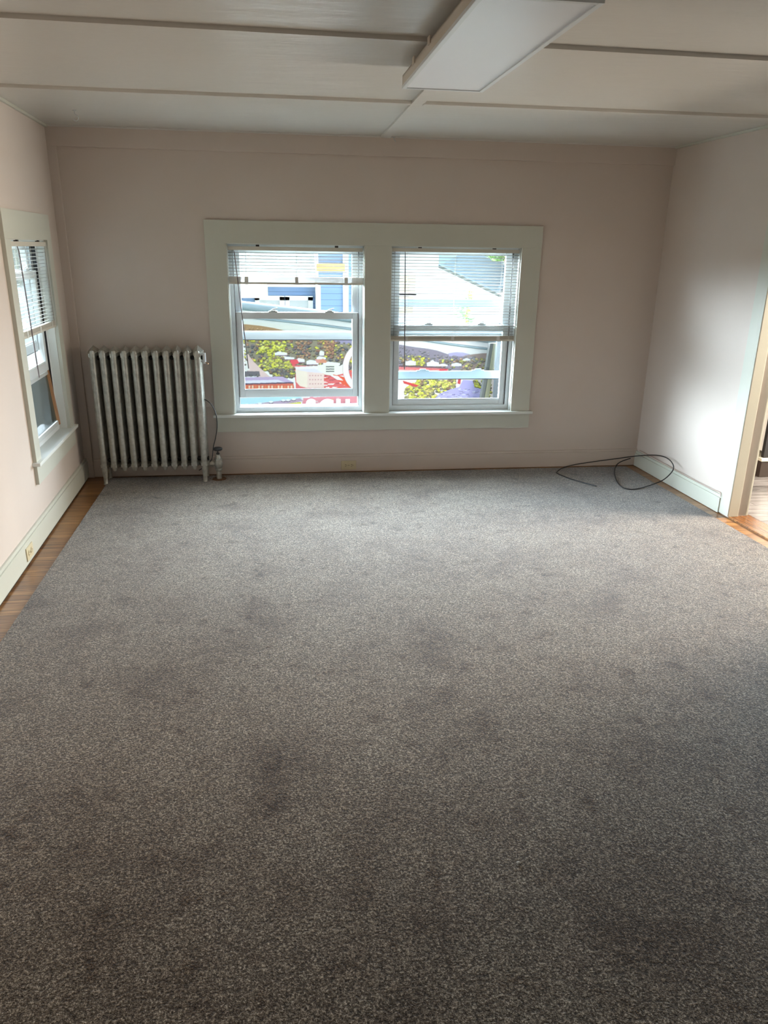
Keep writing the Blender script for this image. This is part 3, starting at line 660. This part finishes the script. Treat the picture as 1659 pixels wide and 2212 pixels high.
o = MB().box((4.05, 12.6, GZ), (5.2, 16, 2.2)).build('brick_wall', 'brickc'); tag(o, 'reddish brick wall at the far right of the window view', 'wall')
def leafball(b_, c, r, n, s, rnd):
    for _ in range(n):
        v = Vector((rnd.gauss(0, 1), rnd.gauss(0, 1), rnd.gauss(0, 1))).normalized()*r*rnd.uniform(0.5, 1.0)
        p = Vector(c)+Vector((v.x, v.y, v.z*0.8)); a = Vector((rnd.uniform(-1, 1), rnd.uniform(-1, 1), rnd.uniform(-0.6, 0.6))).normalized()
        t = a.cross(Vector((rnd.uniform(-1, 1), rnd.uniform(-1, 1), 1))).normalized()
        q = [p-a*s, p+t*s*0.4, p+a*s, p-t*s*0.4]; b_.bm.faces.new([b_.bm.verts.new(x) for x in q])
rnd = random.Random(3)
tr_ = tag(empty('tree', (3.35, 11.5, GZ)), 'leafy green tree branch at the top of the right window', 'tree')
MB().tube([(0.75, 0, 0), (0.7, 0, 2.5), (0.5, 0, 4.6), (0.1, 0, 5.3)], [0.09, 0.07, 0.05, 0.03], 8).build('trunk', 'bark', tr_)
b_ = MB()
for c, r, n in (((-0.15, 0, 5.10), 0.22, 260), ((0.15, 0, 5.02), 0.22, 260), ((0.35, 0, 5.2), 0.35, 300), ((-0.45, 0, 5.20), 0.14, 110), ((0.0, 0, 5.5), 0.5, 400)): leafball(b_, c, r, n, 0.05, rnd)
b_.build('foliage', 'leaf', tr_)
pl = tag(empty('goldenrod_plant', (2.30, 9.6, GZ)), 'pale green plant with a yellow flower spike behind the banner', 'plant')
b_ = MB()
for k in range(16):
    a = k*0.9; z = 3.95+0.62*(k/16)
    w_ = 0.20*(1-k/22)
    leafball(b_, (math.cos(a)*w_*0.7, math.sin(a)*w_*0.4, z), 0.07, 16, 0.05, rnd)
b_.build('foliage', 'palelea', pl)
MB().tube([(0, 0, 0), (0, 0, 3.0), (0.02, 0, 4.2), (0.05, 0, 4.62)], [0.02, 0.015, 0.010, 0.006], 6).build('stem', 'leaf', pl)
b_ = MB()
for k in range(9): leafball(b_, (0.0+0.008*k, -0.05, 4.12+k*0.06), 0.028, 26, 0.02, rnd)
b_.build('flower_spike', 'flower', pl)

# printed town-view banner (really flat, on a rail, at Y = 9)
BY = 9.0
PX0, PX1, PY0, PY1, SS = 490, 1130, 640, 930, 2
Wp, Hp = (PX1-PX0)*SS, (PY1-PY0)*SS
img = np.ones((Hp, Wp, 3))*np.array(srgb(252, 250, 246)[:3])
gy, gx = np.mgrid[0:Hp, 0:Wp]; gx = gx/SS+PX0; gy = gy/SS+PY0
rs = np.random.RandomState(5)
def poly(pts, col, soft=None):
    ys = [p[1] for p in pts]; xs = [p[0] for p in pts]
    i0, i1 = max(0, int((min(ys)-PY0)*SS)-1), min(Hp, int((max(ys)-PY0)*SS)+2); j0, j1 = max(0, int((min(xs)-PX0)*SS)-1), min(Wp, int((max(xs)-PX0)*SS)+2)
    if i0 >= i1 or j0 >= j1: return
    X = gx[i0:i1, j0:j1]; Y = gy[i0:i1, j0:j1]; ins = np.zeros(X.shape, bool)
    k = len(pts)
    for a in range(k):
        (xa, ya), (xb, yb) = pts[a], pts[(a+1) % k]
        if ya == yb: continue
        cnd = ((ya > Y) != (yb > Y)) & (X < (xb-xa)*(Y-ya)/(yb-ya)+xa); ins ^= cnd
    img[i0:i1, j0:j1][ins] = srgb(*col)[:3]
def ell(cx_, cy_, rx, ry_, col):
    i0, i1 = max(0, int((cy_-ry_-PY0)*SS)), min(Hp, int((cy_+ry_-PY0)*SS)+2); j0, j1 = max(0, int((cx_-rx-PX0)*SS)), min(Wp, int((cx_+rx-PX0)*SS)+2)
    if i0 >= i1 or j0 >= j1: return
    s = ((gx[i0:i1, j0:j1]-cx_)/rx)**2+((gy[i0:i1, j0:j1]-cy_)/ry_)**2 < 1
    img[i0:i1, j0:j1][s] = srgb(*col)[:3]
def inpoly(x, y, pts):
    c = False; k = len(pts)
    for a in range(k):
        (xa, ya), (xb, yb) = pts[a], pts[(a+1) % k]
        if (ya > y) != (yb > y) and x < (xb-xa)*(y-ya)/(yb-ya)+xa: c = not c
    return c
def trees(pts, n, pal, r0=2.0, r1=4.5):
    xs = [p[0] for p in pts]; ys = [p[1] for p in pts]; L = []
    while len(L) < n:
        x, y = rs.uniform(min(xs), max(xs)), rs.uniform(min(ys), max(ys))
        if inpoly(x, y, pts): L.append((y, x))
    for y, x in sorted(L):
        r = rs.uniform(r0, r1); c = pal[rs.randint(len(pal))]; dk = tuple(int(v*0.52+22) for v in c)
        ell(x, y+r*0.35, r*1.1, r*0.85, dk); ell(x-0.15*r, y-0.1*r, r*0.9, r*0.6, c)
        for _ in range(3): ell(x+rs.uniform(-.6, .5)*r, y-rs.uniform(-.1, .5)*r, r*0.3, r*0.22, tuple(min(255, int(v*1.12+12)) for v in c))
OL = [(150, 140, 100), (170, 160, 90), (120, 115, 105), (140, 110, 90)]; YG = [(205, 200, 70), (222, 212, 80), (180, 180, 80), (235, 225, 120)]
BR = [(170, 125, 95), (150, 105, 90), (190, 150, 110)]; DK = [(110, 100, 105), (125, 120, 110), (95, 95, 105)]
# left picture
poly([(490, 690), (780, 716), (780, 735), (490, 735)], (250, 246, 236))
poly([(490, 702), (530, 700), (560, 703), (590, 708), (612, 713), (640, 722), (660, 735), (490, 740)], (190, 148, 105))
trees([(490, 706), (560, 708), (600, 714), (635, 724), (640, 732), (490, 732)], 120, [(205, 160, 110), (180, 135, 100), (215, 175, 130)], 1.2, 2.4)
poly([(490, 730), (800, 730), (800, 800), (490, 800)], (150, 140, 120))
poly([(700, 730), (800, 730), (800, 745), (730, 742)], (165, 155, 185))
trees([(490, 733), (700, 733), (800, 748), (800, 795), (640, 800), (490, 800)], 520, OL+DK+YG[:2]+BR, 2.0, 4.2)
trees([(560, 735), (618, 738), (615, 765), (560, 760)], 70, YG, 2.0, 4.0)
trees([(645, 735), (672, 735), (668, 775), (640, 775)], 80, BR+DK, 2.0, 3.5)
trees([(700, 736), (722, 736), (720, 765), (698, 765)], 50, BR, 2.0, 3.5)
trees([(578, 755), (596, 755), (596, 768), (578, 768)], 16, YG[:2], 2.0, 3.0)
# white houses and red roofs
for (x, y, w_, h_) in ((594, 762, 26, 7), (600, 772, 36, 6), (640, 776, 18, 8), (662, 780, 26, 9), (684, 772, 20, 6), (698, 784, 36, 7), (690, 760, 10, 10), (575, 778, 10, 8), (735, 790, 14, 6)):
    poly([(x, y), (x+w_*0.3, y-3), (x+w_, y), (x+w_, y+h_), (x, y+h_)], (250, 246, 246)); poly([(x, y+h_-2), (x+w_, y+h_-2), (x+w_, y+h_), (x, y+h_)], (150, 120, 135))
poly([(622, 778), (642, 776), (646, 784), (632, 790), (620, 786)], (238, 90, 100)); poly([(680, 776), (698, 776), (696, 784), (684, 784)], (235, 160, 150))
poly([(690, 778), (698, 774), (706, 780), (704, 784), (692, 784)], (225, 150, 120))
poly([(622, 788), (700, 792), (760, 800), (790, 820), (790, 850), (640, 850), (636, 805)], (235, 110, 110))
poly([(636, 792), (686, 790), (686, 798), (640, 799)], (252, 240, 240))
for _ in range(60):
    x, y = rs.uniform(690, 790), rs.uniform(800, 848); poly([(x, y), (x+rs.uniform(5, 14), y+rs.uniform(-1, 1)), (x+rs.uniform(4, 12), y+2.5), (x, y+2.5)], [(250, 235, 230), (225, 75, 70), (235, 95, 60), (190, 90, 100), (252, 248, 240)][rs.randint(5)])
poly([(686, 788), (722, 786), (744, 794), (744, 806), (720, 812), (686, 806)], (246, 244, 228))
for y in (791, 796, 801): poly([(704, y), (722, y), (722, y+2.2), (704, y+2.2)], (110, 105, 110))
poly([(718, 808), (750, 816), (770, 836), (770, 842), (740, 830)], (238, 95, 60)); poly([(712, 810), (730, 812), (742, 822), (728, 820)], (250, 240, 240))
# tree mass centre
trees([(560, 775), (615, 770), (634, 790), (636, 812), (600, 812), (556, 790)], 210, YG+OL, 2.2, 4.6)
trees([(580, 796), (634, 796), (636, 814), (590, 812)], 60, DK+OL, 2.0, 4.0)
# road on the left
poly([(536, 765), (545, 778), (565, 798), (585, 815), (570, 818), (545, 810), (520, 790), (500, 770)], (238, 205, 200)); poly([(490, 740), (530, 740), (536, 790), (540, 800), (490, 800)], (246, 240, 236))
trees([(522, 740), (532, 740), (534, 790), (526, 795)], 26, OL+YG, 1.2, 2.2)
poly([(524, 802), (560, 802), (562, 812), (524, 814)], (120, 112, 118)); trees([(526, 808), (560, 808), (560, 812), (526, 812)], 14, DK, 1, 2)
# long mauve roof with red brick front
poly([(490, 816), (610, 813), (634, 826), (530, 830), (490, 831)], (205, 180, 215)); poly([(490, 823), (600, 820), (618, 827), (490, 830)], (240, 232, 245))
poly([(490, 829), (634, 825), (634, 828), (490, 832)], (100, 80, 100)); poly([(490, 832), (634, 828), (636, 842), (490, 846)], (228, 110, 85))
for k in range(15): poly([(530+k*7, 833), (533.5+k*7, 833), (533.5+k*7, 839), (530+k*7, 839)], (252, 225, 190) if k % 3 else (235, 140, 90))
poly([(490, 843), (800, 839), (800, 870), (490, 870)], (248, 236, 236))
# cream tower
poly([(638, 798), (664, 802), (664, 838), (648, 834), (640, 825)], (252, 232, 214)); poly([(664, 802), (700, 806), (700, 838), (664, 838)], (250, 218, 208)); poly([(640, 798), (680, 796), (700, 806), (664, 803)], (236, 228, 246))
for a in range(3):
    for c_ in range(5): poly([(668+c_*6, 810+a*9), (671+c_*6, 810+a*9), (671+c_*6, 812.5+a*9), (668+c_*6, 812.5+a*9)], (215, 165, 165))
# street below
poly([(490, 862), (560, 858), (650, 856), (652, 862), (600, 866), (490, 878)], (196, 232, 246)); poly([(490, 880), (520, 876), (600, 866), (648, 860), (655, 866), (600, 876), (540, 884), (490, 892)], (190, 165, 185))
poly([(570, 884), (600, 874), (650, 868), (652, 882), (640, 900), (560, 900)], (214, 206, 72)); poly([(490, 892), (560, 882), (600, 878), (570, 886), (550, 930), (490, 930)], (225, 200, 220))
for x, y in ((533, 874), (561, 871), (585, 868), (612, 864.5), (622, 864), (634, 862)): ell(x, y+1.6, 5, 2.4, (110, 90, 110)); ell(x, y, 4.6, 2.2, (252, 252, 255))
poly([(655, 860), (800, 850), (800, 930), (640, 930)], (236, 150, 160))
for _ in range(80):
    x, y = rs.uniform(655, 790), rs.uniform(855, 925); poly([(x, y), (x+rs.uniform(4, 12), y-1), (x+rs.uniform(4, 12), y+3), (x, y+3)], [(250, 225, 225), (215, 60, 90), (235, 180, 110), (205, 120, 140), (240, 200, 200)][rs.randint(5)])
# right picture
poly([(820, 690), (1130, 720), (1130, 765), (820, 760)], (254, 250, 250))
poly([(820, 742), (858, 743), (880, 747), (900, 750), (925, 753), (945, 757), (965, 764), (990, 769), (1080, 769), (1080, 800), (820, 800)], (152, 140, 156))
poly([(968, 763), (985, 760), (1000, 761), (1015, 765), (1012, 770), (970, 769)], (188, 178, 216)); poly([(1005, 767), (1040, 763), (1130, 762), (1130, 800), (1000, 800)], (170, 145, 140))
trees([(820, 748), (858, 748), (920, 757), (960, 768), (1080, 770), (1080, 785), (820, 785)], 230, [(150, 140, 150), (140, 130, 140), (165, 150, 145), (130, 125, 130)], 1.6, 3.0)
trees([(820, 765), (890, 768), (960, 776), (1130, 772), (1130, 815), (960, 815), (820, 800)], 330, OL+YG[2:]+[(190, 170, 110), (205, 160, 130), (125, 120, 110)], 1.8, 3.6)
trees([(890, 768), (918, 768), (915, 790), (885, 790)], 40, YG[1:3]+OL[:2], 2, 3.8)
for (x, y, w_, h_) in ((876, 781, 22, 8), (922, 783, 26, 8), (930, 780, 8, 5), (975, 786, 22, 5), (1000, 776, 16, 3), (945, 788, 22, 3)): poly([(x, y), (x+w_/2, y-3), (x+w_, y), (x+w_, y+h_), (x, y+h_)], (250, 246, 250))
poly([(820, 789), (928, 793), (968, 796), (968, 804), (930, 810), (820, 810)], (240, 130, 130)); poly([(820, 788), (928, 791), (968, 795), (968, 797), (928, 794.5), (820, 791)], (120, 90, 100))
poly([(820, 797), (928, 800), (948, 800), (948, 803), (928, 803), (820, 801)], (252, 200, 195)); poly([(949, 797), (966, 797), (966, 806), (949, 806)], (226, 70, 80))
poly([(820, 808), (1130, 812), (1130, 930), (820, 930)], (245, 230, 225))
trees([(880, 838), (905, 822), (925, 818), (985, 818), (980, 838), (960, 850), (925, 864), (880, 862), (872, 850)], 260, YG+OL+[(210, 190, 110)], 2.4, 5.0)
poly([(870, 822), (905, 832), (898, 836), (872, 828)], (215, 70, 70)); poly([(990, 816), (996, 816), (994, 830), (988, 828)], (205, 70, 80))
poly([(1000, 820), (1020, 822), (1040, 838), (1050, 860), (1040, 866), (930, 870), (950, 850), (975, 840), (992, 836)], (190, 180, 232))
for _ in range(60):
    x, y = rs.uniform(945, 1040), rs.uniform(840, 866); w_ = rs.uniform(4, 11); poly([(x, y), (x+w_, y+rs.uniform(-.8, .8)), (x+w_*0.8, y+1.3), (x, y+1)], [(120, 110, 150), (245, 242, 252), (225, 215, 245), (150, 140, 175)][rs.randint(4)])
trees([(1018, 822), (1060, 820), (1060, 862), (1040, 850)], 60, YG+OL, 2, 4)
# white ring
s = ((gx-800.5)**2+(gy-794)**2); ringm = (s < 60**2) & (s > 48.5**2); edge = (s < 61**2) & (s > 47.5**2)
img[edge] = srgb(190, 150, 150)[:3]; img[ringm] = srgb(255, 255, 255)[:3]
# soften like a big print
img[1:-1, 1:-1] = (img[1:-1, 1:-1]*2+img[:-2, 1:-1]+img[2:, 1:-1]+img[1:-1, :-2]+img[1:-1, 2:])/6
PRINT_GAIN = 0.52
bx0, bx1, bz1, bz0 = -0.72, 3.05, 1.15, -0.42
nx, nz = 720, 300
def edge_z(x): return 1.072-0.1275*(x+0.46)+0.012*math.sin(x*2.2)
verts = []; cols = np.zeros((nx+1, nz+1, 4)); cols[..., 3] = 1
R3 = np.array([[*rgt], [*up], [*fwd]])
vv = np.zeros((nx+1, nz+1, 3))
for i in range(nx+1):
    x = bx0+(bx1-bx0)*i/nx; ez = edge_z(x); z = bz0+(ez-bz0)*np.arange(nz+1)/nz
    vv[i, :, 0] = x; vv[i, :, 1] = BY; vv[i, :, 2] = z
dd = vv-np.array([*EYE]); cc = dd@R3.T
pxx = W/2+FPX*cc[..., 0]/cc[..., 2]; pyy = H/2-FPX*cc[..., 1]/cc[..., 2]
jj = np.clip(((pxx-PX0)*SS).astype(int), 0, Wp-1); ii = np.clip(((pyy-PY0)*SS).astype(int), 0, Hp-1)
cols[..., :3] = img[ii, jj]*PRINT_GAIN
vv[..., 1] += 0.0
me = bpy.data.meshes.new('printed_sheet')
faces = [(i*(nz+1)+j, (i+1)*(nz+1)+j, (i+1)*(nz+1)+j+1, i*(nz+1)+j+1) for i in range(nx) for j in range(nz)]
me.from_pydata(vv.reshape(-1, 3).tolist(), [], faces)
ca = me.color_attributes.new('print', 'FLOAT_COLOR', 'POINT'); ca.data.foreach_set('color', cols.reshape(-1).astype(np.float32))
m = mat('printed_vinyl', (1, 1, 1), 0.55, spec=0.2); n, l, b = nodes(m); at = n.new('ShaderNodeAttribute'); at.attribute_name = 'print'; l.new(at.outputs['Color'], b.inputs['Base Color'])
me.materials.append(m)
br_ = tag(empty('printed_banner', (0, 0, 0)), 'large printed banner of a town view with white letters outside the windows', 'banner')
o = bpy.data.objects.new('printed_sheet', me); C.objects.link(o); o.parent = br_
b_ = MB().box((bx0, BY+0.006, GZ+1.2), (bx1, BY+0.03, bz0+0.03)); b_.build('lower_board', 'outwhite', br_)
b_ = MB()
b_.prism([(bx0, BY+0.002, bz0), (bx1, BY+0.002, bz0), (bx1, BY+0.002, edge_z(bx1)-0.02), (bx0, BY+0.002, edge_z(bx0)-0.02)], (0, 0.03, 0)); b_.build('backing_board', 'outwhite', br_)
M_['rail'] = mat('pale_blue_rail', (0.20, 0.25, 0.28), 0.5)
b_ = MB(); n_ = 24
pts = [(bx0+(bx1-bx0)*k/n_, BY-0.02, edge_z(bx0+(bx1-bx0)*k/n_)-0.012) for k in range(n_+1)]
b_.tube(pts, 0.05, 12); b_.build('top_roll', 'rail', br_, smooth=True)
b_ = MB(); pts = [(bx0+(bx1-bx0)*k/n_, BY-0.012, edge_z(bx0+(bx1-bx0)*k/n_)-0.135) for k in range(n_+1)]
b_.tube(pts, 0.014, 10); b_.build('lower_rail', 'rail', br_, smooth=True)
for x in (bx0+0.1, 2.95): MB().box((x-0.04, BY+0.03, GZ), (x+0.04, BY+0.11, edge_z(x)-0.03)).build('post', 'greyt', br_)
# letters
def letter(ch, px, py, size):
    cu = bpy.data.curves.new('letter', 'FONT'); cu.body = ch; cu.size = size; cu.offset = 0.016; cu.extrude = 0.004; cu.align_x = 'CENTER'
    tmp = bpy.data.objects.new('t', cu); C.objects.link(tmp); dg = bpy.context.evaluated_depsgraph_get(); dg.update()
    me_ = bpy.data.meshes.new_from_object(tmp.evaluated_get(dg)); bpy.data.objects.remove(tmp)
    o = bpy.data.objects.new('letter', me_); C.objects.link(o); me_.materials.clear(); me_.materials.append(M_['outwhite']); o.parent = br_
    p = onY(px, py, BY); o.location = (p.x, BY-0.006, p.z); o.rotation_euler = (math.pi/2, 0, 0); return o
for ch, px in (('S', 672), ('C', 705), ('H', 741)): letter(ch, px, 893, 0.235)
# leaning post and dark shutter panel right of the banner
q = tag(empty('leaning_post', (2.36, 8.80, GZ)), 'grey and cream post leaning in front of the banner', 'post')
def pp(px, py, Y=8.8): p = onY(px, py, Y); return Vector((p.x-2.36, Y-8.80, p.z-GZ))
def strip(name, m_, xa, xb, za, zb):
    a, b2, c, d = pp(xa, 742), pp(xb, 742), pp(zb, 885), pp(za, 885)
    dwn = (d-a); k = (0.0-a.z)/dwn.z
    a2, b3 = a+dwn*k, b2+dwn*k
    MB().prism([a, b2, b3, a2], (0, 0.08, 0)).build(name, m_, q)
strip('grey_timber', 'greyt', 1059, 1066, 1035, 1043); strip('cream_timber', 'creampost', 1066, 1075, 1043, 1052)
q = tag(empty('dark_shutter', (2.54, 8.66, GZ)), 'dark slatted shutter panel beside the leaning post', 'shutter')
b_ = MB(); z = 0.4
while z < 4.25:
    b_.box((-0.02, 0, z), (0.30, 0.03, z+0.03)); z += 0.045
b_.build('slats', 'darkpanel', q)
b_ = MB(); b_.box((-0.06, -0.01, 0), (-0.02, 0.04, 4.3)); b_.box((0.30, -0.01, 0), (0.34, 0.04, 4.3)); b_.build('frame', 'darkpanel', q)

# unseen outside of our own house, dark skin added to cut bounced light
M_['siding'] = mat('low_bounce_siding', (0.035, 0.045, 0.04), 0.8)
b_ = MB(); y0, y1 = D+T+0.001, D+T+0.03; xa, xb = -1.68, 6.4
b_.box((xa, y0, GZ), (xb, y1, 0.42)); b_.box((xa, y0, 1.78), (xb, y1, HC+0.6))
b_.box((xa, y0, 0.42), (W1[0]-0.08, y1, 1.78)); b_.box((W1[1]+0.06, y0, 0.42), (W2[0]-0.06, y1, 1.78)); b_.box((W2[1]+0.08, y0, 0.42), (xb, y1, 1.78))
struct(b_.build('wall_outside_back', 'siding'))
b_ = MB(); y0, y1 = 0.151, 0.165
b_.box((L0, y0, GZ), (0.15, y1, 0.42)); b_.box((L0, y0, 1.78), (0.15, y1, HC+0.6)); b_.box((L0, y0, 0.42), (LW[0]-0.08, y1, 1.78)); b_.box((LW[1]+0.10, y0, 0.42), (0.15, y1, 1.78))
struct(b_.build('wall_outside_left', 'siding', frame=FLW))
# yard side, through the left wall window
sr = tag(empty('cream_house', (-4.6, 15.0, GZ)), 'white and cream neighbouring house seen through the left wall window', 'house')
sr.rotation_euler = (0, 0, math.radians(-24))
MB().box((-1.6, 0, 0), (0.05, 2.0, g+2.2)).build('wall', 'outwhite', sr)
MB().box((0.05, -0.05, 0), (0.7, 2.0, g+1.9)).build('side_wall', mat('cream_yellow_siding', (0.72, 0.58, 0.30), 0.7), sr)
for x_, z0, z1 in ((-0.30, 1.0, 1.75), (-0.62, -0.2, 0.6)):
    f = MB().box((x_-0.04, -0.03, g+z0-0.04), (x_+0.16, 0.0, g+z1+0.04)).build('window', 'outwhite', sr); MB().box((x_, -0.05, g+z0), (x_+0.12, -0.03, g+z1)).build('window_glass', 'outglass', f)
tr2 = tag(empty('shrub', (-4.38, 11.6, GZ)), 'bright yellow-green shrub outside the left wall window', 'shrub')
b_ = MB()
for k in range(14): leafball(b_, (rnd.uniform(-0.25, 0.25), rnd.uniform(-0.3, 0.3), rnd.uniform(0.8, 3.9)), 0.3, 120, 0.09, rnd)
b_.build('foliage', mat('yellow_green_leaf', (0.40, 0.46, 0.10), 0.7), tr2)
MB().tube([(0, 0, 0), (0, 0, 2.8)], [0.08, 0.04], 8).build('trunk', 'bark', tr2)

# window portals (guide sky sampling only)
for w in (W1, W2): area('portal', ((w[0]+w[1])/2, D+0.21, 1.08), (0, -1, 0), w[1]-w[0], 1.25, 1, (1, 1, 1), True)
p = FLW @ Vector(((LW[0]+LW[1])/2, 0.21, 1.08)); dirn = (FLW.to_3x3() @ Vector((0, -1, 0)))
area('portal', p, dirn, 0.8, 1.25, 1, (1, 1, 1), True)
